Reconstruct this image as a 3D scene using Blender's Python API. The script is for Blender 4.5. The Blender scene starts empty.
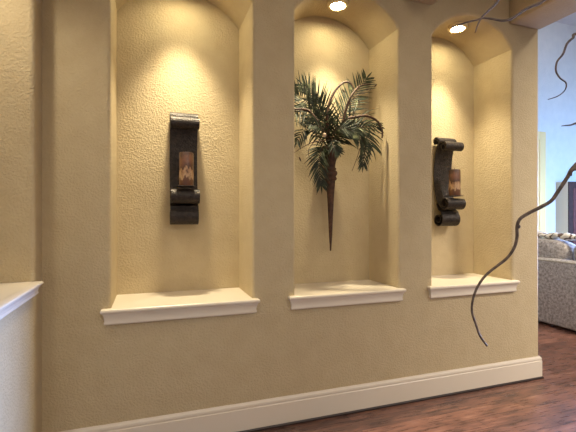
import bpy, bmesh, math, random
from mathutils import Vector, Matrix
random.seed(7)
C = bpy.context.scene.collection
SC = bpy.context.scene
PI = math.pi

# ------------------------------------------------------------------ camera
A = math.radians(19.2)          # camera turned right of the wall normal
FPX = 396.0                     # focal length in pixels of a 576 px wide frame
H = 1.40
sa, ca = math.sin(A), math.cos(A)
cam = bpy.data.cameras.new('camera'); camo = bpy.data.objects.new('camera', cam); C.objects.link(camo)
cam.sensor_width = 36; cam.lens = FPX / 576 * 36; cam.clip_start = 0.05
camo.location = (0, 0, H); camo.rotation_euler = (PI / 2, 0, -A)
SC.camera = camo

def P(px, py, v):               # point at distance v from the camera line, measured square to the wall
    t = math.tan(math.atan((px - 288) / FPX) + A)
    u = v * t
    zc = u * sa + v * ca
    return Vector((u, v, H - (py - 216) * zc / FPX))
def PZ(px, py, zc):             # point at depth zc from the camera
    xc = (px - 288) / FPX * zc
    return Vector((xc * ca + zc * sa, zc * ca - xc * sa, H - (py - 216) * zc / FPX))

# ------------------------------------------------------------------ materials
def srgb(r, g, b):
    f = lambda c: (c / 255 / 12.92) if c <= 10 else ((c / 255 + 0.055) / 1.055) ** 2.4
    return (f(r), f(g), f(b), 1)
class NT:
    def __init__(s, name):
        s.m = bpy.data.materials.new(name); s.m.use_nodes = True
        s.t = s.m.node_tree; s.b = s.t.nodes['Principled BSDF']; s.tc = None
    def n(s, kind, **kw):
        nd = s.t.nodes.new(kind)
        for k, v in kw.items():
            if k in nd.inputs: nd.inputs[k].default_value = v
            else: setattr(nd, k, v)
        return nd
    def l(s, a, b): s.t.links.new(a, b)
    def co(s, scale=(1, 1, 1), kind='Object'):
        tc = s.n('ShaderNodeTexCoord'); mp = s.n('ShaderNodeMapping'); mp.inputs['Scale'].default_value = scale
        s.l(tc.outputs[kind], mp.inputs['Vector']); return mp.outputs['Vector']
    def noise(s, vec, scale, detail=3, rough=0.5):
        nd = s.n('ShaderNodeTexNoise'); nd.inputs['Scale'].default_value = scale
        nd.inputs['Detail'].default_value = detail; nd.inputs['Roughness'].default_value = rough
        s.l(vec, nd.inputs['Vector']); return nd.outputs['Fac']
    def ramp(s, fac, stops):
        nd = s.n('ShaderNodeValToRGB'); cr = nd.color_ramp
        while len(cr.elements) < len(stops): cr.elements.new(0.5)
        for e, (p, c) in zip(cr.elements, stops): e.position = p; e.color = c
        s.l(fac, nd.inputs['Fac']); return nd.outputs['Color']
    def bump(s, fac, strength, dist):
        nd = s.n('ShaderNodeBump'); nd.inputs['Strength'].default_value = strength; nd.inputs['Distance'].default_value = dist
        s.l(fac, nd.inputs['Height']); s.l(nd.outputs['Normal'], s.b.inputs['Normal']); return nd
    def base(s, col=None, rough=0.5, metal=0, spec=0.5):
        if col is not None:
            if isinstance(col, tuple): s.b.inputs['Base Color'].default_value = col
            else: s.l(col, s.b.inputs['Base Color'])
        s.b.inputs['Roughness'].default_value = rough; s.b.inputs['Metallic'].default_value = metal
        s.b.inputs['Specular IOR Level'].default_value = spec
        return s.m

def paint(name, c1, c2):
    n = NT(name); v = n.co()
    big = n.noise(v, 9, 3)
    col = n.ramp(big, [(0.3, c1), (0.7, c2)])
    ht = n.ramp(n.noise(v, 88, 2.5, 0.5), [(0.42, (0, 0, 0, 1)), (0.62, (1, 1, 1, 1))])
    n.bump(ht, 0.46, 0.0045)
    return n.base(col, 0.7, spec=0.3)
M = {}
M['paint'] = paint('beige_wall_paint', srgb(189, 171, 137), srgb(195, 178, 144))
M['room_paint'] = paint('pale_room_paint', srgb(205, 205, 203), srgb(212, 211, 208))
M['ceiling'] = paint('ceiling_paint', srgb(186, 166, 132), srgb(190, 171, 138))
M['trim'] = NT('white_trim_paint').base(srgb(220, 209, 192), 0.35)
M['cream'] = NT('cream_casing_paint').base(srgb(234, 204, 146), 0.4)
M['shoe'] = NT('dark_shoe_moulding').base(srgb(48, 34, 30), 0.4)

def make_floor():
    n = NT('dark_wood_planks'); v = n.co()
    br = n.n('ShaderNodeTexBrick'); n.l(v, br.inputs['Vector'])
    br.offset = 0.37; br.inputs['Scale'].default_value = 1; br.inputs['Brick Width'].default_value = 1.3
    br.inputs['Row Height'].default_value = 0.127; br.inputs['Mortar Size'].default_value = 0.0015
    br.inputs['Color1'].default_value = (0, 0, 0, 1); br.inputs['Color2'].default_value = (1, 1, 1, 1)
    br.inputs['Mortar'].default_value = (0.2, 0.2, 0.2, 1)
    g = n.noise(n.co((1.6, 14, 1)), 3.2, 6, 0.65)
    blotch = n.noise(n.co((2.2, 6.5, 1)), 2.0, 4, 0.6)
    add = n.n('ShaderNodeMath', operation='MULTIPLY_ADD'); n.l(g, add.inputs[0]); add.inputs[1].default_value = 0.55
    bl = n.n('ShaderNodeMath', operation='MULTIPLY'); n.l(blotch, bl.inputs[0]); bl.inputs[1].default_value = 0.5
    n.l(bl.outputs[0], add.inputs[2])
    a2 = n.n('ShaderNodeMath', operation='MULTIPLY_ADD'); n.l(br.outputs['Color'], a2.inputs[0]); a2.inputs[1].default_value = 0.12
    n.l(add.outputs[0], a2.inputs[2])
    col = n.ramp(a2.outputs[0], [(0.36, srgb(54, 39, 35)), (0.52, srgb(90, 63, 54)), (0.66, srgb(126, 86, 71)), (0.82, srgb(156, 116, 98))])
    mx = n.n('ShaderNodeMix', data_type='RGBA'); n.l(br.outputs['Fac'], mx.inputs[0]); n.l(col, mx.inputs[6]); mx.inputs[7].default_value = srgb(30, 18, 16)
    rg = n.ramp(g, [(0.3, (0.22, 0.22, 0.22, 1)), (0.75, (0.42, 0.42, 0.42, 1))]); n.l(rg, n.b.inputs['Roughness'])
    n.bump(g, 0.35, 0.004)
    m = n.base(mx.outputs[2], 0.3); n.l(rg, n.b.inputs['Roughness']); return m
M['floor'] = make_floor()

def make_iron():
    n = NT('hammered_dark_iron'); v = n.co()
    vo = n.n('ShaderNodeTexVoronoi'); vo.inputs['Scale'].default_value = 95; n.l(v, vo.inputs['Vector'])
    n.bump(vo.outputs['Distance'], 0.7, 0.004)
    col = n.ramp(n.noise(v, 40, 3), [(0.35, srgb(30, 25, 23)), (0.7, srgb(58, 48, 43))])
    return n.base(col, 0.45, 0.35)
M['iron'] = make_iron()
def make_candle():
    n = NT('marbled_brown_wax')
    sx = n.n('ShaderNodeSeparateXYZ'); n.l(n.co(), sx.inputs[0])
    f = n.n('ShaderNodeMath', operation='MULTIPLY_ADD'); n.l(sx.outputs['Z'], f.inputs[0]); f.inputs[1].default_value = 3.6
    g = n.n('ShaderNodeMath', operation='MULTIPLY_ADD'); n.l(n.noise(n.co((1, 1, 0.45)), 42, 4, 0.6), g.inputs[0]); g.inputs[1].default_value = 0.62; g.inputs[2].default_value = -0.28
    n.l(g.outputs[0], f.inputs[2])
    col = n.ramp(f.outputs[0], [(0.0, srgb(98, 64, 48)), (0.2, srgb(112, 76, 56)), (0.27, srgb(196, 164, 128)), (0.38, srgb(170, 132, 98)), (0.46, srgb(72, 46, 36)), (0.62, srgb(102, 66, 50)), (0.8, srgb(60, 40, 34))])
    return n.base(col, 0.35)
M['wax'] = make_candle()
M['wick'] = NT('black_wick').base(srgb(25, 20, 18), 0.9)
def make_leaf():
    n = NT('palm_leaf_green'); v = n.co()
    col = n.ramp(n.noise(v, 22, 3), [(0.3, srgb(22, 28, 17)), (0.55, srgb(44, 52, 31)), (0.76, srgb(108, 112, 76))])
    return n.base(col, 0.55, spec=0.3)
M['leaf'] = make_leaf()
def make_twig(name, a, b, sc):
    n = NT(name); v = n.co()
    f = n.noise(v, sc, 4); n.bump(f, 0.8, 0.004)
    return n.base(n.ramp(f, [(0.35, a), (0.7, b)]), 0.7)
M['stem'] = make_twig('fuzzy_brown_stem', srgb(40, 24, 15), srgb(88, 56, 34), 90)
M['cone'] = make_twig('carved_brown_wood', srgb(54, 33, 22), srgb(92, 60, 42), 40)
M['bark'] = make_twig('willow_bark', srgb(74, 61, 54), srgb(116, 98, 85), 60)
M['bud'] = NT('pale_bud').base(srgb(206, 178, 146), 0.6)
def make_fabric(name, a, b, sc):
    n = NT(name); v = n.co()
    f = n.noise(v, sc, 4, 0.7); n.bump(f, 0.6, 0.01)
    return n.base(n.ramp(f, [(0.36, a), (0.64, b)]), 0.95, spec=0.15)
M['sofa'] = make_fabric('taupe_chenille', srgb(138, 130, 124), srgb(200, 191, 182), 32)
M['piping'] = make_fabric('taupe_piping', srgb(150, 142, 126), srgb(172, 164, 148), 40)
M['dark_wood'] = make_twig('dark_walnut', srgb(48, 26, 24), srgb(70, 40, 36), 12)
M['red_wood'] = make_twig('reddish_walnut', srgb(84, 44, 42), srgb(104, 58, 54), 12)
M['grey_panel'] = NT('pale_grey_paint').base(srgb(208, 194, 168), 0.5)
def make_throw():
    n = NT('cream_brown_scroll_fabric'); v = n.co((1, 1, 1))
    w = n.n('ShaderNodeTexWave', wave_type='RINGS'); n.l(v, w.inputs['Vector'])
    w.inputs['Scale'].default_value = 4; w.inputs['Distortion'].default_value = 10; w.inputs['Detail'].default_value = 1.5; w.inputs['Detail Scale'].default_value = 1.6
    return n.base(n.ramp(w.outputs['Fac'], [(0.12, srgb(98, 76, 62)), (0.26, srgb(228, 218, 198))]), 0.9)
M['throw'] = make_throw()
M['ceramic'] = NT('brown_glazed_ceramic').base(srgb(82, 58, 46), 0.3)
def emit(name, col, s):
    n = NT(name); n.base(col, 0.4); n.b.inputs['Emission Color'].default_value = col; n.b.inputs['Emission Strength'].default_value = s; return n.m
M['lamp'] = emit('lit_lamp_glass', (1, 0.87, 0.54, 1), 105)
M['ring'] = NT('lamp_trim_ring').base(srgb(226, 206, 160), 0.4)
M['metal'] = NT('brushed_nickel').base(srgb(170, 165, 155), 0.35, 0.9)

# ------------------------------------------------------------------ mesh helpers
def finish(name, bm, mat, parent=None, smooth=None, mw=None):
    me = bpy.data.meshes.new(name)
    if smooth is not None:
        bm.normal_update()
        for f in bm.faces: f.smooth = True
        for e in bm.edges:
            if len(e.link_faces) == 2 and e.calc_face_angle(0) > smooth: e.smooth = False
    bm.to_mesh(me); bm.free(); me.materials.append(mat)
    o = bpy.data.objects.new(name, me); C.objects.link(o)
    if parent is not None: o.parent = parent
    return o
def quad(bm, *pts): return bm.faces.new([bm.verts.new(p) for p in pts])
def box(bm, lo, hi, bev=0, seg=2):
    r = bmesh.ops.create_cube(bm, size=1)
    vs = r['verts']
    c = [(lo[i] + hi[i]) / 2 for i in range(3)]; d = [hi[i] - lo[i] for i in range(3)]
    for v in vs: v.co = Vector((v.co.x * d[0] + c[0], v.co.y * d[1] + c[1], v.co.z * d[2] + c[2]))
    if bev:
        es = list({e for v in vs for e in v.link_edges})
        bmesh.ops.bevel(bm, geom=es, offset=bev, segments=seg, affect='EDGES', profile=0.5)
def boxo(name, lo, hi, mat, parent=None, bev=0, seg=2):
    bm = bmesh.new(); box(bm, lo, hi, bev, seg)
    return finish(name, bm, mat, parent, 0.6 if bev else None)
def lathe(bm, prof, c, n=32):
    rings = []
    for r, z in prof:
        if r < 1e-5: rings.append([bm.verts.new((c[0], c[1], c[2] + z))])
        else: rings.append([bm.verts.new((c[0] + r * math.cos(2 * PI * k / n), c[1] + r * math.sin(2 * PI * k / n), c[2] + z)) for k in range(n)])
    for a, b in zip(rings, rings[1:]):
        for k in range(n):
            q = (k + 1) % n
            if len(a) == 1 and len(b) > 1: bm.faces.new((a[0], b[q], b[k]))
            elif len(b) == 1 and len(a) > 1: bm.faces.new((a[k], a[q], b[0]))
            elif len(a) > 1: bm.faces.new((a[k], a[q], b[q], b[k]))
def spline(pts, n):             # Catmull-Rom through points (any dimension tuple)
    pts = [Vector(p) for p in pts]; out = []
    for i in range(len(pts) - 1):
        p0 = pts[max(i - 1, 0)]; p1 = pts[i]; p2 = pts[i + 1]; p3 = pts[min(i + 2, len(pts) - 1)]
        for k in range(n):
            t = k / n
            out.append(0.5 * ((2 * p1) + (p2 - p0) * t + (2 * p0 - 5 * p1 + 4 * p2 - p3) * t * t + (3 * p1 - p0 - 3 * p2 + p3) * t ** 3))
    out.append(pts[-1]); return out
def tube(bm, pts, radii, n=8):
    k = len(pts); prev = None; nrm = None
    for i, p in enumerate(pts):
        t = (pts[min(i + 1, k - 1)] - pts[max(i - 1, 0)]).normalized()
        if nrm is None:
            up = Vector((0, 0, 1)) if abs(t.z) < 0.9 else Vector((1, 0, 0)); nrm = t.cross(up).normalized()
        else: nrm = (nrm - t * nrm.dot(t)).normalized()
        b = t.cross(nrm); r = radii(i / (k - 1)) if callable(radii) else radii
        ring = [bm.verts.new(p + (nrm * math.cos(2 * PI * j / n) + b * math.sin(2 * PI * j / n)) * r) for j in range(n)]
        if prev:
            for j in range(n): bm.faces.new((prev[j], prev[(j + 1) % n], ring[(j + 1) % n], ring[j]))
        else: bm.faces.new(ring[::-1])
        prev = ring
    bm.faces.new(prev)
def sweep(bm, prof, path, closed_prof=True):
    """profile (out, z) swept along a polyline path of (u, v) with mitred corners; out is to the right of travel"""
    n = len(path); rings = []
    for i in range(n):
        p = Vector(path[i]).to_2d()
        d0 = (Vector(path[i]) - Vector(path[i - 1])).to_2d().normalized() if i > 0 else None
        d1 = (Vector(path[i + 1]) - Vector(path[i])).to_2d().normalized() if i < n - 1 else None
        if d0 is None: d0 = d1
        if d1 is None: d1 = d0
        n0 = Vector((d0.y, -d0.x)); n1 = Vector((d1.y, -d1.x)); m = (n0 + n1).normalized(); s = 1 / max(0.3, m.dot(n0))
        rings.append([bm.verts.new((p.x + m.x * s * o, p.y + m.y * s * o, z)) for o, z in prof])
    k = len(prof)
    for a, b in zip(rings, rings[1:]):
        for j in range(k): bm.faces.new((a[j], a[(j + 1) % k], b[(j + 1) % k], b[j]))
    bm.faces.new(rings[0]); bm.faces.new(rings[-1][::-1])
    bmesh.ops.recalc_face_normals(bm, faces=bm.faces)
def tag(o, label, cat, group=None):
    o['label'] = label; o['category'] = cat
    if group: o['group'] = group
    return o
def thing(name, label, cat, loc=(0, 0, 0), group=None):
    o = bpy.data.objects.new(name, None); o.empty_display_size = 0.1; C.objects.link(o); o.location = loc
    return tag(o, label, cat, group)
def struct(o): o['kind'] = 'structure'; return o

# ------------------------------------------------------------------ the setting
V0 = 2.52                       # front of the niche wall
UL, UR = -0.566, 3.178          # its two ends
NICHES = [(-0.215, 0.632), (0.930, 1.750), (2.061, 2.870)]
DEP, ZS, ZSP, RISE, CEIL = 0.42, 0.862, 2.80, 0.215, 3.36
BACK = 5.3
R = 0.022                       # rounded plaster corners
ZB = ZS - 0.02                  # niche bottom, just under the sill's top

def arch(u0, u1, grow, n=28):
    """niche outline from bottom left up over the arch to bottom right, grown outwards by grow"""
    hw = (u1 - u0) / 2; uc = (u0 + u1) / 2; rad = (hw * hw + RISE * RISE) / (2 * RISE); zc = ZSP + RISE - rad
    th = math.asin(hw / rad); rr = rad + grow; hw2 = hw + grow
    th2 = math.asin(min(1, hw2 / rr))
    pts = [(uc - hw2, ZB), (uc - hw2, 1.6)]
    for k in range(n + 1):
        a = -th2 + 2 * th2 * k / n
        pts.append((uc + rr * math.sin(a), zc + rr * math.cos(a)))
    pts += [(uc + hw2, 1.6), (uc + hw2, ZB)]
    return pts
bm = bmesh.new()
# piers and ends of the front face
TOP = 5.0
edges = [UL] + [e for n_ in NICHES for e in (n_[0] - R, n_[1] + R)] + [UR - R]
for i in range(0, len(edges), 2):
    quad(bm, (edges[i], V0, 0), (edges[i + 1], V0, 0), (edges[i + 1], V0, TOP), (edges[i], V0, TOP))
for (u0, u1) in NICHES:
    o = arch(u0, u1, R)
    quad(bm, (u0 - R, V0, 0), (u1 + R, V0, 0), (u1 + R, V0, ZB), (u0 - R, V0, ZB))
    q = o[2:-2]
    for a, b in zip(q, q[1:]):
        quad(bm, (a[0], V0, a[1]), (b[0], V0, b[1]), (b[0], V0, TOP), (a[0], V0, TOP))
    # rounded corner, reveal, back: one grid of rings
    rings = []
    for k in range(7):
        t = PI / 2 * k / 6
        rings.append((R * (1 - math.sin(t)), V0 + R * (1 - math.cos(t))))
    rings += [(0, V0 + 0.2), (0, V0 + DEP)]
    grid = [[bm.verts.new((x, v, z)) for x, z in arch(u0, u1, g)] for g, v in rings]
    for ra, rb in zip(grid, grid[1:]):
        for k in range(len(ra) - 1): bm.faces.new((ra[k], ra[k + 1], rb[k + 1], rb[k]))
    bk = arch(u0, u1, 0)
    bm.faces.new([bm.verts.new((x, V0 + DEP, z)) for x, z in bk])
    quad(bm, (u0 - R, V0, ZB), (u1 + R, V0, ZB), (u1 + R, V0 + DEP, ZB), (u0 - R, V0 + DEP, ZB))
# rounded right end and end face
pr = None
for k in range(7):
    t = PI / 2 * k / 6
    x, v = UR - R + R * math.sin(t), V0 + R * (1 - math.cos(t))
    cur = [bm.verts.new((x, v, 0)), bm.verts.new((x, v, TOP))]
    if pr: bm.faces.new((pr[0], cur[0], cur[1], pr[1]))
    pr = cur
quad(bm, (UR, V0 + R, 0), (UR, BACK, 0), (UR, BACK, TOP), (UR, V0 + R, TOP))
quad(bm, (UL, V0, TOP), (UR, V0, TOP), (UR, BACK, TOP), (UL, BACK, TOP))
quad(bm, (UL, V0, 0), (UL, V0, TOP), (UL, BACK, TOP), (UL, BACK, 0))
quad(bm, (UL, BACK, 0), (UL, BACK, TOP), (UR, BACK, TOP), (UR, BACK, 0))
wall = struct(finish('wall_back', bm, M['paint'], smooth=0.5))

# left wall with its own niche, seen almost edge on
ZL, JV = 1.062, 2.36
bm = bmesh.new()
def wq(*p): quad(bm, *p)
wq((UL, V0, 0), (UL, JV + R, 0), (UL, JV + R, CEIL), (UL, V0, CEIL))              # strip beside the corner
wq((UL, JV + R, 0), (UL, 1.0, 0), (UL, 1.0, ZL - 0.03), (UL, JV + R, ZL - 0.03))   # below the sill
N0 = 1.50                                                                  # near end of the niche
wq((UL, N0, 0), (UL, -0.6, 0), (UL, -0.6, CEIL), (UL, N0, CEIL))
wq((UL, JV + R, 3.0), (UL, N0, 3.0), (UL, N0, CEIL), (UL, JV + R, CEIL))
prev = None
for k in range(7):
    t = PI / 2 * k / 6
    p = (UL - R * (1 - math.cos(t)), JV + R - R * math.sin(t))
    cur = [bm.verts.new((*p, ZL - 0.03)), bm.verts.new((*p, 3.0))]
    if prev: bm.faces.new((prev[0], cur[0], cur[1], prev[1]))
    prev = cur
D2 = UL - DEP
wq((UL - R, JV, ZL - 0.03), (D2, JV, ZL - 0.03), (D2, JV, 3.0), (UL - R, JV, 3.0))
wq((D2, JV, ZL - 0.03), (D2, N0, ZL - 0.03), (D2, N0, 3.0), (D2, JV, 3.0))
wq((D2, N0, ZL - 0.03), (UL, N0, ZL - 0.03), (UL, N0, 3.0), (D2, N0, 3.0))
wq((UL, JV + R, 3.0), (D2, JV + R, 3.0), (D2, N0, 3.0), (UL, N0, 3.0))
wq((UL, JV + R, ZL - 0.03), (D2, JV + R, ZL - 0.03), (D2, N0, ZL - 0.03), (UL, N0, ZL - 0.03))
struct(finish('wall_left', bm, M['paint'], smooth=0.5))

# floor
bm = bmesh.new(); box(bm, (-1.2, -7, -0.1), (9.2, BACK + 0.1, 0)); struct(finish('floor', bm, M['floor']))
# hall ceiling with beams on the piers
bm = bmesh.new()
box(bm, (-1.2, -7, CEIL), (2.90, V0, CEIL + 0.1))
for b0, b1 in ((-0.53, -0.24), (0.65, 0.91), (1.77, 2.055)):
    box(bm, (b0, -2.5, 3.02), (b1, V0 + 0.0, CEIL + 0.02), 0.015, 3)
struct(finish('ceiling', bm, M['ceiling'], smooth=0.6))
bm = bmesh.new(); box(bm, (2.83, -2.5, 3.005), (UR, V0 + 0.001, 5.0), 0.02, 4)
struct(finish('trim_1', bm, M['ceiling'], smooth=0.6))
# living room beyond
bm = bmesh.new(); box(bm, (UR, BACK, 0), (9.2, BACK + 0.1, 5.1)); struct(finish('wall_far', bm, M['room_paint']))
bm = bmesh.new()
W0, W1 = 2.75, 3.6              # tall window in the right wall
box(bm, (9.0, -2.5, 0), (9.1, W0, 5.1)); box(bm, (9.0, W1, 0), (9.1, BACK, 5.1))
box(bm, (9.0, W0, 0), (9.1, W1, 0.25)); box(bm, (9.0, W0, 3.4), (9.1, W1, 5.1))
struct(finish('wall_right', bm, M['room_paint']))
bm = bmesh.new()
for a, b in (((8.97, W0 - 0.1, 0.2), (9.03, W0, 3.5)), ((8.97, W1, 0.2), (9.03, W1 + 0.1, 3.5)), ((8.97, W0, 3.4), (9.03, W1, 3.5)), ((8.97, W0, 0.2), (9.03, W1, 0.28)),
             ((9.02, (W0 + W1) / 2 - 0.025, 0.28), (9.06, (W0 + W1) / 2 + 0.025, 3.4)), ((9.02, W0, 2.3), (9.06, W1, 2.35))):
    box(bm, a, b)
struct(finish('window_1', bm, M['trim']))
bm = bmesh.new(); box(bm, (UR, -2.5, 5.0), (9.2, BACK + 0.1, 5.1)); struct(finish('trim_2', bm, M['room_paint']))
# tall window on the far wall: only the right casing shows beside the niche wall
bm = bmesh.new()
cx1 = P(545.6, 216, BACK - 0.02).x; ct = P(545, 132, BACK - 0.02).z
box(bm, (cx1 - 0.15, BACK - 0.03, 0.0), (cx1, BACK, ct), 0.006)
box(bm, (cx1 - 1.55, BACK - 0.03, 0.0), (cx1 - 1.40, BACK, ct), 0.006)
box(bm, (cx1 - 1.40, BACK - 0.03, ct - 0.15), (cx1 - 0.15, BACK, ct), 0.006)
box(bm, (cx1 - 1.40, BACK - 0.015, 0.0), (cx1 - 0.15, BACK, ct - 0.15))
struct(finish('door_1', bm, M['cream'], smooth=0.6))

# baseboard with moulded top and dark shoe strip
prof = [(0, 0.012), (0.016, 0.012), (0.016, 0.150), (0.0125, 0.154), (0.0125, 0.160), (0.0145, 0.165), (0.0125, 0.176), (0.007, 0.184), (0.004, 0.190), (0, 0.190)]
bm = bmesh.new(); sweep(bm, prof, [(UL, V0), (UR, V0), (UR, 4.0)])
struct(finish('baseboard_back', bm, M['trim'], smooth=0.4))
bm = bmesh.new(); sweep(bm, [(0, 0), (0.024, 0), (0.024, 0.010), (0.019, 0.018), (0, 0.018)], [(UL, V0), (UR, V0), (UR, 4.0)])
struct(finish('trim_3', bm, M['shoe']))
bm = bmesh.new(); sweep(bm, prof, [(UL, -0.6), (UL, V0)])
struct(finish('baseboard_left', bm, M['trim'], smooth=0.4))
bm = bmesh.new(); sweep(bm, prof, [(UR, BACK), (7.0, BACK)][::1])
struct(finish('baseboard_far', bm, M['trim'], smooth=0.4))

# niche sills
def sill_prof(z, k=0.74, s=1.0):
    return [(o * k, z + (h - z) * s) for o, h in [(0, z), (0.046, z), (0.053, z - 0.004), (0.056, z - 0.012), (0.053, z - 0.021), (0.046, z - 0.026), (0.040, z - 0.027), (0.039, z - 0.034),
            (0.033, z - 0.042), (0.030, z - 0.058), (0.028, z - 0.072), (0.031, z - 0.078), (0.031, z - 0.086), (0.026, z - 0.092), (0, z - 0.092)]]
for i, (u0, u1) in enumerate(NICHES):
    bm = bmesh.new()
    sweep(bm, sill_prof(ZS), [(u0 - 0.013, V0 + 0.004), (u0 - 0.013, V0 - 0.001), (u1 + 0.0, V0 - 0.001), (u1 + 0.0, V0 + 0.004)])
    box(bm, (u0 + 0.001, V0 - 0.0015, ZS - 0.02), (u1 - 0.001, V0 + DEP - 0.001, ZS))
    struct(finish('trim_%d' % (4 + i), bm, M['trim'], smooth=0.5))
bm = bmesh.new()
sweep(bm, sill_prof(ZL, 0.74, 0.68), [(UL - 0.004, N0 - 0.0), (UL + 0.001, N0), (UL + 0.001, JV - 0.034), (UL - 0.004, JV - 0.034)])
box(bm, (D2 + 0.001, N0 + 0.001, ZL - 0.02), (UL + 0.0015, JV - 0.001, ZL))
struct(finish('trim_7', bm, M['trim'], smooth=0.5))

# ------------------------------------------------------------------ recessed lamps in the niche vaults
def downlight(uc, label):
    z = ZSP + RISE
    t = thing('recessed_light', label, 'ceiling light', (uc, 2.70, z), 'recessed niche lights')
    bm = bmesh.new(); lathe(bm, [(0.056, -0.030), (0.060, -0.034), (0.078, -0.030), (0.080, -0.024), (0.078, 0.0), (0.056, 0.0), (0.056, -0.030)], (0, 0, 0), 40)
    finish('trim_ring', bm, M['ring'], t, 0.6)
    bm = bmesh.new(); lathe(bm, [(0, -0.028), (0.04, -0.027), (0.056, -0.022), (0.056, -0.012), (0, -0.012)], (0, 0, 0), 32)
    finish('lamp_glass', bm, M['lamp'], t, 0.6)
    l = bpy.data.lights.new('niche_spot', 'SPOT'); l.energy = 155; l.color = (1, 0.86, 0.58); l.spot_size = math.radians(72); l.spot_blend = 1.0; l.shadow_soft_size = 0.045
    lo = bpy.data.objects.new('niche_spot', l); C.objects.link(lo); lo.location = (uc, 2.70, z - 0.06)
for (u0, u1), lab in zip(NICHES, ('recessed light in the arch of the left niche above the front-facing sconce',
                                  'lit round recessed light in the arch above the palm niche',
                                  'lit round recessed light in the arch above the right sconce niche')):
    downlight((u0 + u1) / 2, lab)

# ------------------------------------------------------------------ scrolled iron sconces
def ribbon(bm, pts, w, th=0.007):
    """(e, z) polyline extruded across the width; e is the distance out from the niche back"""
    n = len(pts); L = []; Rr = []
    for i, p in enumerate(pts):
        d = (pts[min(i + 1, n - 1)] - pts[max(i - 1, 0)]).normalized(); nn = Vector((-d.y, d.x)) * th / 2
        a = p + nn; b = p - nn
        L.append([bm.verts.new((-w / 2, -q.x, q.y)) for q in (a, b)]); Rr.append([bm.verts.new((w / 2, -q.x, q.y)) for q in (a, b)])
    for i in range(n - 1):
        a0, b0 = L[i]; a1, b1 = L[i + 1]; c0, d0 = Rr[i]; c1, d1 = Rr[i + 1]
        bm.faces.new((a0, a1, c1, c0)); bm.faces.new((b0, d0, d1, b1)); bm.faces.new((a0, b0, b1, a1)); bm.faces.new((c0, c1, d1, d0))
    bm.faces.new((L[0][0], Rr[0][0], Rr[0][1], L[0][1])); bm.faces.new((L[-1][0], L[-1][1], Rr[-1][1], Rr[-1][0]))
    bmesh.ops.recalc_face_normals(bm, faces=bm.faces)
def spiral(c, r0, r1, a0, turns, n=26):
    k = int(n * abs(turns)); out = []
    for i in range(k + 1):
        t = i / k; a = math.radians(a0) + 2 * PI * turns * t; r = r0 + (r1 - r0) * t
        out.append(Vector((c[0] + r * math.cos(a), c[1] + r * math.sin(a))))
    return out
BV = V0 + DEP
def make_sconce(label):
    t = thing('candle_sconce', label, 'candle sconce', (0, 0, 0), 'scrolled iron wall sconces')
    w = 0.19
    # zero height is the underside of the lowest roll
    bm = bmesh.new()                                      # the bowed strap with a roll at the front of each end
    top = spiral((0.138, 0.700), 0.041, 0.014, 110, -1.6)[::-1]
    bot = spiral((0.150, 0.205), 0.055, 0.020, 215, 1.6)
    mid = spline([(0.120, 0.741), (0.070, 0.732), (0.040, 0.66), (0.022, 0.56), (0.016, 0.45), (0.024, 0.34), (0.054, 0.235), (0.104, 0.171)], 6)
    ribbon(bm, top[:-1] + mid[1:-1] + bot, w); finish('strap', bm, M['iron'], t, 0.7)
    bm = bmesh.new()                                      # small roll on top, against the wall
    ribbon(bm, spline([(0.072, 0.716), (0.085, 0.752), (0.075, 0.778)], 5)[:-1] + spiral((0.040, 0.759), 0.034, 0.013, 30, 1.5), w); finish('top_scroll', bm, M['iron'], t, 0.7)
    bm = bmesh.new()                                      # big roll at the foot, against the wall
    ribbon(bm, spline([(0.05, 0.205), (0.076, 0.150), (0.112, 0.130)], 5)[:-1] + spiral((0.070, 0.062), 0.064, 0.020, 50, -1.6), w); finish('foot_scroll', bm, M['iron'], t, 0.7)
    bm = bmesh.new(); box(bm, (-0.058, -0.212, 0.2640), (0.058, -0.100, 0.2710), 0.002); finish('candle_plate', bm, M['iron'], t, 0.7)
    bm = bmesh.new(); box(bm, (-0.02, -0.014, 0.30), (0.02, 0.0, 0.62)); finish('wall_bracket', bm, M['iron'], t)
    return t
def make_candle_obj(label):
    t = thing('pillar_candle', label, 'candle', (0, 0, 0), 'pillar candles on the sconces')
    bm = bmesh.new(); lathe(bm, [(0, 0), (0.046, 0), (0.048, 0.004), (0.048, 0.218), (0.045, 0.225), (0.040, 0.226), (0.034, 0.218), (0, 0.214)], (0, 0, 0), 36)
    finish('wax_body', bm, M['wax'], t, 0.7)
    bm = bmesh.new(); tube(bm, [Vector((0, 0, 0.216)), Vector((0.001, 0, 0.232)), Vector((0.004, 0, 0.244))], 0.0016, 6); finish('wick', bm, M['wick'], t)
    return t
def dup(root, label):
    r = root.copy(); C.objects.link(r); r['label'] = label
    for ch in list(root.children):
        c = ch.copy(); C.objects.link(c); c.parent = r
    return r
s1 = make_sconce('black scrolled iron sconce seen from the front in the leftmost niche')
c1 = make_candle_obj('brown marbled pillar candle on the sconce in the leftmost niche')
s2 = dup(s1, 'black scrolled iron sconce seen from the side in the rightmost niche')
c2 = dup(c1, 'brown marbled pillar candle on the sconce in the rightmost niche')
for s, c, u, z in ((s1, c1, 0.226, 1.335), (s2, c2, 2.497, 1.306)):
    s.location = (u, BV - 0.001, z); c.location = (u + 0.008, BV - 0.160, z + 0.2711)
c2.rotation_euler.z = 2.2

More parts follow.
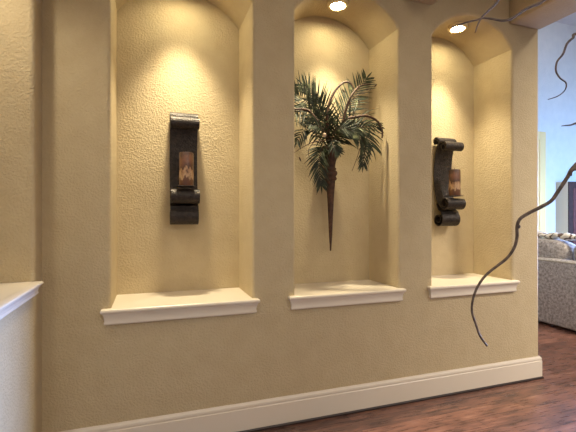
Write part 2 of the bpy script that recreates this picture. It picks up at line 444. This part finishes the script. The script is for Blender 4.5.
# ------------------------------------------------------------------ wall vase and palm arrangement
UC = 1.340
wv = thing('cone_vase', 'slender brown cone shaped wall vase with carved rings in the middle niche', 'vase', (UC, BV, 1.125))
bm = bmesh.new()
cone = [(0, 0), (0.006, 0.003), (0.008, 0.05), (0.012, 0.11), (0.013, 0.12), (0.018, 0.25), (0.0285, 0.45), (0.037, 0.555)]
lathe(bm, cone, (0, -0.11, 0), 24); finish('cone', bm, M['cone'], wv, 0.7)
bm = bmesh.new(); lathe(bm, [(0, 0.555), (0.044, 0.555), (0.050, 0.566), (0.046, 0.578), (0.040, 0.584), (0.050, 0.596), (0.055, 0.612), (0.050, 0.626), (0.040, 0.632), (0.046, 0.642), (0.044, 0.652), (0, 0.652)], (0, -0.11, 0), 24)
finish('neck_ring', bm, M['cone'], wv, 0.8)
bm = bmesh.new(); lathe(bm, [(0.036, 0.650), (0.042, 0.70), (0.056, 0.75), (0.082, 0.79), (0.098, 0.80), (0.094, 0.806), (0.070, 0.79), (0.03, 0.74), (0, 0.735)], (0, -0.11, 0), 24)
finish('cup', bm, M['cone'], wv, 0.8)
boxo('hanger', (-0.012, -0.075, 0.60), (0.012, 0.0, 0.66), M['cone'], wv)

pa = thing('palm_arrangement', 'arrangement of dark green palm fronds and curling brown stems in the middle niche', 'plant', (0, 0, 0))
def leaflet(bm, p, d, nrm, L, w, droop, seg=5):
    side = d.cross(nrm).normalized(); prev = None; q = p.copy(); dd = d.copy()
    for k in range(seg + 1):
        t = k / seg
        ww = w * (0.35 + 1.3 * t * (1 - t) * 2) * (1 - t ** 3) + 0.0004
        c = bm.verts.new(q); a = bm.verts.new(q + side * ww + nrm * ww * 0.35); b = bm.verts.new(q - side * ww + nrm * ww * 0.35)
        if prev:
            bm.faces.new((prev[0], prev[1], a, c)); bm.faces.new((prev[2], prev[0], c, b))
        prev = (c, a, b)
        dd = (dd + Vector((0, 0, -droop / seg))).normalized(); q = q + dd * L / seg
def frond(path, leaf_px, n, droop=0.35, lift=0.55, up=None, sides=(1, -1), stem_r=0.004, jitter=0.16, wid=0.0068):
    pts = spline([P(*p) for p in path], 8)
    g = thing_part = None
    bm = bmesh.new(); tube(bm, pts, lambda t: stem_r * (1 - 0.75 * t), 6)
    st = finish('frond', bm, M['stem'], pa, 1.0)
    bm = bmesh.new(); L0 = leaf_px * 0.0079
    n = int(n * 1.35)
    for k in range(n):
        f = 0.16 + 0.84 * k / (n - 1); i = min(int(f * (len(pts) - 1)), len(pts) - 2)
        p = pts[i].lerp(pts[i + 1], f * (len(pts) - 1) - i); t = (pts[i + 1] - pts[i]).normalized()
        view = Vector((-0.25, -1, 0.35)).normalized() if up is None else up
        nrm = (view - t * view.dot(t)).normalized(); s = t.cross(nrm)
        for sd in sides:
            d = (s * sd + t * lift * (0.7 + 0.9 * f) + nrm * random.uniform(0.0, 0.3) + Vector([random.uniform(-jitter, jitter) for _ in range(3)])).normalized()
            L = L0 * (0.62 + 0.75 * math.sin(PI * min(1, f * 0.9 + 0.05)) ** 1.0) * random.uniform(0.85, 1.1) * 0.85
            n2 = (nrm - d * nrm.dot(d)).normalized()
            leaflet(bm, p, d, n2, L, wid * random.uniform(0.85, 1.2), droop * random.uniform(0.7, 1.3))
    leaflet(bm, pts[-1], (pts[-1] - pts[-2]).normalized(), Vector((0, -1, 0.2)).normalized(), L0 * 0.6, wid, droop)
    # keep the leaves inside the niche: nothing goes through its back or sides
    for v in bm.verts:
        v.co.y = min(v.co.y, BV - 0.012); v.co.x = min(max(v.co.x, 0.94), 1.735)
    finish('leaves', bm, M['leaf'], st, 1.2)
B = (331, 150, 2.83)
frond([B, (322, 122, 2.80), (309, 104, 2.77), (296, 95, 2.75)], 27, 17, droop=-0.25, lift=0.5)
frond([B, (326, 118, 2.84), (314, 97, 2.85), (304, 86, 2.86)], 20, 13, droop=0.1, lift=0.9)
frond([B, (318, 122, 2.76), (306, 111, 2.72), (292, 112, 2.68)], 20, 13, droop=0.9, lift=0.5, stem_r=0.007)
frond([B, (324, 146, 2.77), (319, 160, 2.74), (321, 184, 2.74)], 17, 20, droop=0.5, lift=0.8)
frond([B, (338, 122, 2.84), (351, 100, 2.85), (366, 79, 2.86)], 21, 18, droop=0.25, lift=0.75)
frond([B, (346, 128, 2.78), (360, 127, 2.75), (371, 146, 2.73)], 27, 17, droop=0.8, lift=0.7)
frond([B, (350, 133, 2.74), (364, 143, 2.70), (363, 164, 2.69)], 15, 15, droop=0.7, lift=0.8)
frond([B, (343, 133, 2.75), (358, 127, 2.70), (379, 127, 2.68)], 13, 15, droop=0.5, lift=0.7)
frond([B, (326, 122, 2.78), (320, 110, 2.77), (314, 100, 2.77)], 13, 12, droop=0.1, lift=0.9)
frond([B, (318, 136, 2.74), (306, 129, 2.71), (297, 141, 2.69)], 15, 12, droop=0.8, lift=0.6)
frond([B, (334, 132, 2.70), (344, 128, 2.65), (356, 133, 2.62)], 13, 14, droop=0.5, lift=0.7)
frond([B, (326, 133, 2.70), (318, 126, 2.66), (310, 124, 2.64)], 13, 12, droop=0.4, lift=0.7)
frond([B, (331, 140, 2.70), (334, 146, 2.66), (338, 152, 2.65)], 10, 9, droop=0.5, lift=0.7)
def stem(name, path, r0, r1, mat='stem', n=8):
    pts = spline([P(*p) for p in path], n)
    for q in pts: q.y = min(q.y, BV - 0.014)
    bm = bmesh.new(); tube(bm, pts, lambda t: r0 + (r1 - r0) * t, 7); return finish(name, bm, M[mat], pa, 1.0)
stem('curled_stem', [(331, 145, 2.82), (327, 122, 2.78), (329, 104, 2.77), (335, 91, 2.76), (343, 83, 2.75), (350, 83, 2.74), (354, 89, 2.73)], 0.014, 0.005)
s2_ = stem('curled_stem', [(335, 145, 2.82), (343, 122, 2.78), (347, 106, 2.77), (352, 95, 2.76), (360, 86, 2.76), (371, 84, 2.76)], 0.013, 0.0045)
stem('curled_stem', [(334, 142, 2.82), (345, 121, 2.74), (356, 117, 2.70), (367, 116, 2.68), (377, 121, 2.67), (382, 130, 2.66), (382, 138, 2.66)], 0.013, 0.006)
stem('curled_stem', [(330, 145, 2.82), (320, 126, 2.72), (310, 112, 2.70), (302, 109, 2.69), (293, 110, 2.68)], 0.012, 0.007)
stem('twig', [(345, 112, 2.77), (352, 100, 2.75), (360, 94, 2.74), (368, 92, 2.74), (373, 86, 2.74)], 0.004, 0.0015)
stem('twig', [(328, 140, 2.72), (314, 142, 2.66), (303, 147, 2.63), (294, 153, 2.61)], 0.004, 0.002)
stem('twig', [(314, 142, 2.66), (309, 149, 2.65), (309, 156, 2.65), (313, 161, 2.65)], 0.003, 0.0015)
stem('twig', [(360, 148, 2.70), (357, 158, 2.70), (352, 171, 2.70)], 0.003, 0.0018)
bm = bmesh.new()
for (x, y, v, dx, dz) in ((358, 100, 2.745, 0.6, -1), (365, 90, 2.74, 1, 0.3), (353, 111, 2.75, 0.5, -0.8), (299, 157, 2.64, 0.5, -1), (374, 87, 2.74, 0.7, 0.7), (350, 106, 2.75, 0.2, 1), (342, 90, 2.75, 1, -0.5)):
    leaflet(bm, P(x, y, v), Vector((dx, 0, dz)).normalized(), Vector((0, -1, 0)), 0.04, 0.006, 0.1)
finish('small_leaves', bm, M['stem'], pa, 1.2)
bm = bmesh.new(); bmesh.ops.create_uvsphere(bm, u_segments=12, v_segments=8, radius=0.013)
for v in bm.verts: v.co = Vector((v.co.x, v.co.y, v.co.z * 1.3)) + P(324.5, 135, 2.62)
o = finish('bud', bm, M['bud'], pa, 1.0); o['label'] = 'pale round bud'

# ------------------------------------------------------------------ curly willow branches from a floor vase beside the camera
vb = PZ(705, 216, 1.22); vb.z = 0
fv = thing('floor_vase', 'tall brown glazed floor vase holding the curly willow branches', 'vase', vb)
bm = bmesh.new()
lathe(bm, [(0, 0), (0.10, 0), (0.115, 0.02), (0.15, 0.25), (0.155, 0.40), (0.13, 0.62), (0.085, 0.80), (0.07, 0.88), (0.085, 0.95), (0.092, 0.965), (0.086, 0.965), (0.064, 0.88), (0.07, 0.80), (0.11, 0.62), (0.13, 0.4), (0.12, 0.2), (0.09, 0.035), (0, 0.03)], (0, 0, 0), 36)
finish('vase_body', bm, M['ceramic'], fv, 0.7)
G = 'curly willow branches'
mouth = Vector((vb.x, vb.y, 0.97))
def willow(label, inframe, out, r0, r1, seed, root_off, extra=()):
    """inframe: (px, py, depth) from where the branch leaves the frame to its tip; out: points that lead back to the vase"""
    root = mouth + Vector(root_off); low = Vector((vb.x + root_off[0] * 0.4, vb.y + root_off[1] * 0.4, 0.10))
    ctrl = [low, root] + [PZ(*p) for p in out] + [PZ(*p) for p in inframe]
    pts = spline(ctrl, 9)
    rnd = random.Random(seed)
    bm = bmesh.new()
    tube(bm, pts, lambda t: (r0 + (r1 - r0) * t ** 1.3), 8)
    o = finish('willow_branch', bm, M['bark'], None, 1.0); tag(o, label, 'branch', G)
    for ex, a, b in extra:
        bm = bmesh.new(); tube(bm, spline([PZ(*p) for p in ex], 8), lambda t: a + (b - a) * t, 7); finish('side_twig', bm, M['bark'], o, 1.0)
    return o
D = 1.15
W1B = willow('long grey-brown curly branch hanging across the right niche sill down to its free tip',
       [(578, 163, D), (567, 178, D), (557, 193, D), (551, 201, D), (541, 207, D), (529, 213, D), (520, 219, D), (517, 227, D), (517, 237, D), (514, 248, D),
        (507, 258, D), (497, 266, D), (486, 275, D), (478, 286, D), (473, 299, D), (472, 312, D), (476, 325, D), (480, 336, D), (487, 346, D)],
       [(700, 230, D + 0.05), (672, 150, D + 0.03), (628, 125, D + 0.01)], 0.0062, 0.0028, 1, (-0.03, 0.01, 0),
       [([(570, 175, D), (571, 171, D - 0.01), (577, 169, D - 0.01), (590, 172, D - 0.02)], 0.006, 0.004)])
bm = bmesh.new(); bmesh.ops.create_uvsphere(bm, u_segments=10, v_segments=7, radius=0.0068)
for v in bm.verts: v.co += PZ(518, 226.5, D)
finish('knot', bm, M['bark'], W1B, 1.0)
D = 1.25
willow('thick wavy brown branch running along the ceiling toward the right niche light',
       [(548, -3, D), (540, 3, D), (532, 6, D), (524, 10, D), (517, 15, D), (509, 19.5, D), (501, 20.5, D), (493, 19, D), (484, 18, D), (476, 20, D), (466, 22.5, D), (452, 27, D)],
       [(712, 220, D), (690, 60, D), (640, -30, D), (590, -30, D)], 0.0062, 0.0020, 2, (0.02, 0.02, 0))
D = 1.32
willow('short thin twig crossing the wavy branch at the top beside the right niche light',
       [(503, -6, D), (497, 2, D), (489, 10, D), (482, 17, D), (478, 24, D), (475, 33, D)],
       [(722, 200, D), (715, 20, D), (650, -80, D), (560, -70, D)], 0.007, 0.0016, 3, (0.0, 0.035, 0))
D = 1.20
willow('thin S-curled twig in front of the pale blue wall at upper right',
       [(580, 34, D), (573, 38, D), (567, 44, D), (563, 54, D), (557, 62, D), (556, 71, D), (560, 78, D), (566, 83, D), (565, 90, D), (558, 96, D), (548, 99.5, D)],
       [(694, 240, D), (690, 110, D), (640, 40, D)], 0.0048, 0.0012, 4, (-0.02, -0.03, 0))
D = 1.18
willow('tiny dark twig tip at the right edge before the blue wall',
       [(590, 121, D), (577, 123, D), (571, 125, D), (566, 125.5, D), (561.5, 126, D)],
       [(688, 250, D), (670, 170, D), (630, 125, D)], 0.006, 0.0012, 5, (0.03, -0.02, 0))

# ------------------------------------------------------------------ sofa in the living room
SU, S0, S1 = 4.76, 2.42, 4.62
so = thing('sofa', 'taupe chenille sofa seen from behind past the end of the niche wall', 'sofa', (SU, (S0 + S1) / 2, 0))
def sp(name, lo, hi, mat='sofa', bev=0.03, seg=3):   # coordinates relative to the sofa's base point
    return boxo(name, lo, hi, M[mat], so, bev, seg)
hl = (S1 - S0) / 2
sp('back_frame', (0, -hl, 0.03), (0.20, hl, 0.855), bev=0.035, seg=4)
bm = bmesh.new(); tube(bm, [Vector((0.012, -hl + 0.01, 0.825)), Vector((0.012, 0, 0.83)), Vector((0.012, hl - 0.01, 0.825))], 0.014, 8); finish('piping', bm, M['piping'], so, 1)
sp('seat_base', (0.19, -hl + 0.03, 0.035), (0.98, hl - 0.03, 0.30))
for s in (-1, 1):
    lo, hi = sorted((s * hl, s * (hl - 0.26)))
    sp('armrest', (0.16, lo, 0.03), (1.0, hi, 0.66), bev=0.07, seg=5)
def cushion(name, lo, hi, puff, mat='sofa', lean=0):
    bm = bmesh.new(); bmesh.ops.create_cube(bm, size=2)
    bmesh.ops.subdivide_edges(bm, edges=bm.edges, cuts=7, use_grid_fill=True)
    c = [(lo[i] + hi[i]) / 2 for i in range(3)]; d = [(hi[i] - lo[i]) / 2 for i in range(3)]
    for v in bm.verts:
        x, y, z = v.co; m = max(abs(x), abs(y), abs(z)); r = (abs(x) ** 5 + abs(y) ** 5 + abs(z) ** 5) ** 0.2
        x, y, z = x / r * m, y / r * m, z / r * m
        x *= 1 + puff * (1 - y * y) * (1 - z * z) * 0.6
        z *= 1 + puff * 0.16 * (1 - y * y)
        v.co = (c[0] + x * d[0] + lean * z, c[1] + y * d[1], c[2] + z * d[2])
    return finish(name, bm, M[mat], so if mat == 'sofa' else None, 1.2)
for a, b in ((-0.835, -0.005), (0.005, 0.835)):
    cushion('seat_cushion', (0.24, a, 0.30), (1.0, b, 0.50), 0.1)
yy = P(572, 216, 3.5).y - (S0 + S1) / 2
bc = P(572.3, 216, 1.0); kv = bc.x            # u = kv * v along that sight line
vs = (SU + 0.22) / kv - (S0 + S1) / 2
cushion('back_cushion', (0.19, vs + 0.01, 0.50), (0.46, 0.83, 1.075), 0.5, lean=-0.05)
cushion('back_cushion', (0.19, -0.83, 0.50), (0.46, vs - 0.01, 1.085), 0.5, lean=-0.05)
for s in (-1, 1):
    for x in (0.07, 0.92):
        bm = bmesh.new(); lathe(bm, [(0, 0), (0.025, 0), (0.033, 0.037), (0, 0.037)], (x, s * (hl - 0.12), 0), 16); finish('foot', bm, M['dark_wood'], so, 0.8)
# patterned throw laid along the top of the back cushions
bm = bmesh.new(); rr = []
cy = (S0 + S1) / 2; n = 40
for k in range(n + 1):
    y = cy + vs - 0.16 + (0.83 - vs + 0.08) * k / n
    ring = []
    for j in range(14):
        a = 2 * PI * j / 14
        bx = 0.085 + 0.012 * math.sin(k * 0.9 + j); bz = 0.037 + 0.009 * math.sin(k * 0.7) + 0.006 * math.sin(k * 1.9 + j)
        if k in (0, n): bx *= 0.3; bz *= 0.3
        ring.append(bm.verts.new((SU + 0.30 + bx * math.cos(a), y, 1.138 - 0.05 * max(0, abs(2 * k / n - 0.9) - 0.55) ** 2 / 0.3 + 0.008 * math.sin(k * 0.5) + bz * math.sin(a))))
    rr.append(ring)
for a, b in zip(rr, rr[1:]):
    for j in range(14): bm.faces.new((a[j], a[(j + 1) % 14], b[(j + 1) % 14], b[j]))
bm.faces.new(rr[0]); bm.faces.new(rr[-1][::-1]); bmesh.ops.recalc_face_normals(bm, faces=bm.faces)
tag(finish('throw_blanket', bm, M['throw'], None, 1.2), 'cream throw with brown scroll pattern laid along the top of the sofa cushions', 'blanket')

# tall cabinet on the far wall: pale side panel, dark panelled doors
kl = P(556, 216, BACK - 0.005).x; kt = P(562, 182, BACK - 0.1).z
kf = kl / P(568.3, 216, 1).x
cb = thing('tall_cabinet', 'tall cabinet with pale grey side and dark wood panelled doors by the blue wall', 'cabinet', (kl, BACK - 0.001, 0))
dp = kf - BACK
boxo('carcass', (0.02, dp + 0.02, 0.0), (1.2, 0, kt - 0.02), M['dark_wood'], cb)
boxo('side_panel', (0, dp + 0.012, 0), (0.02, 0, kt), M['grey_panel'], cb, 0.003)['label'] = 'pale grey painted side panel'
boxo('top_board', (0.02, dp + 0.012, kt - 0.02), (1.2, 0, kt), M['dark_wood'], cb, 0.01)
for k in range(2):
    x0 = 0.004 + k * 0.6
    d = boxo('cabinet_door', (x0, dp - 0.012, 0.08), (x0 + 0.592, dp + 0.012, kt - 0.01), M['dark_wood'], cb, 0.004)
    for z0, z1 in ((0.2, 0.95), (1.05, kt - 0.12)):
        boxo('door_panel', (x0 + 0.10, dp - 0.02, z0), (x0 + 0.49, dp - 0.011, z1), M['red_wood'], d, 0.003)
    bm = bmesh.new(); lathe(bm, [(0, 0), (0.006, 0), (0.006, 0.012), (0.014, 0.02), (0.012, 0.03), (0, 0.033)], (0, 0, 0), 14)
    for v in bm.verts: v.co = Vector((v.co.x + (x0 + 0.55 if k == 0 else x0 + 0.045), dp - 0.012 - v.co.z, v.co.y + 1.0))
    finish('door_knob', bm, M['metal'], d, 0.8)

# ------------------------------------------------------------------ light
def area(name, loc, target, size, energy, col, size_y=None):
    l = bpy.data.lights.new(name, 'AREA'); l.energy = energy; l.color = col; l.size = size
    if size_y: l.shape = 'RECTANGLE'; l.size_y = size_y
    o = bpy.data.objects.new(name, l); C.objects.link(o); o.location = loc
    o.rotation_euler = (Vector(target) - Vector(loc)).to_track_quat('-Z', 'Y').to_euler(); return o
for u in (-0.1, 1.34, 2.45):                              # unseen ceiling lamps between the beams, then a row of added fill
    area('hall_fill', (u, 0.7, CEIL - 0.02), (u, 0.8, 0), 0.35, 5.5, (1, 0.88, 0.74))
    area('hall_fill', (u, -2.0, CEIL - 0.02), (u, -0.6, 0), 0.5, 26, (1, 0.89, 0.75))  # rear row added to lift the lower wall and niche backs
# daylight: the tall window in the right wall and an added blue fill on the far wall
l = bpy.data.lights.new('niche_spot', 'SPOT'); l.energy = 34; l.color = (1, 0.88, 0.66); l.spot_size = math.radians(136); l.spot_blend = 1.0; l.shadow_soft_size = 0.045
lo = bpy.data.objects.new('niche_spot', l); C.objects.link(lo); lo.location = (UL - 0.2, 1.93, 2.95)
area('window_daylight', (8.95, (W0 + W1) / 2, 1.35), (0, (W0 + W1) / 2 - 1.5, -2.6), W1 - W0, 520, (0.33, 0.50, 1.0), 2.1).data.spread = math.radians(75)
area('far_wall_blue_fill', (7.2, -2.2, 1.5), (7.4, 5.3, 1.5), 3.0, 92, (0.24, 0.52, 1.0), 2.4).data.spread = math.radians(48)  # blue light added to tint the far wall; no window stands here
area('living_fill', (5.0, -0.6, 4.6), (4.8, 3.2, 0.2), 1.0, 62, (1, 0.9, 0.78)).data.spread = math.radians(70)  # unseen fill added to brighten the floor, sofa and right wall end
area('loft_fill', (6.6, 4.0, 4.95), (6.6, 5.0, 3.0), 0.8, 9, (1, 0.95, 0.88))  # unseen fill added to turn the top of the far wall neutral
w = bpy.data.worlds.new('daylight'); SC.world = w; w.use_nodes = True
bg = w.node_tree.nodes['Background']; bg.inputs['Color'].default_value = (1.0, 0.91, 0.80, 1); bg.inputs['Strength'].default_value = 0.6

vs_ = SC.view_settings
vs_.view_transform = 'Standard'; vs_.look = 'None'; vs_.gamma = 1; vs_.use_curve_mapping = False; vs_.exposure = 0.24
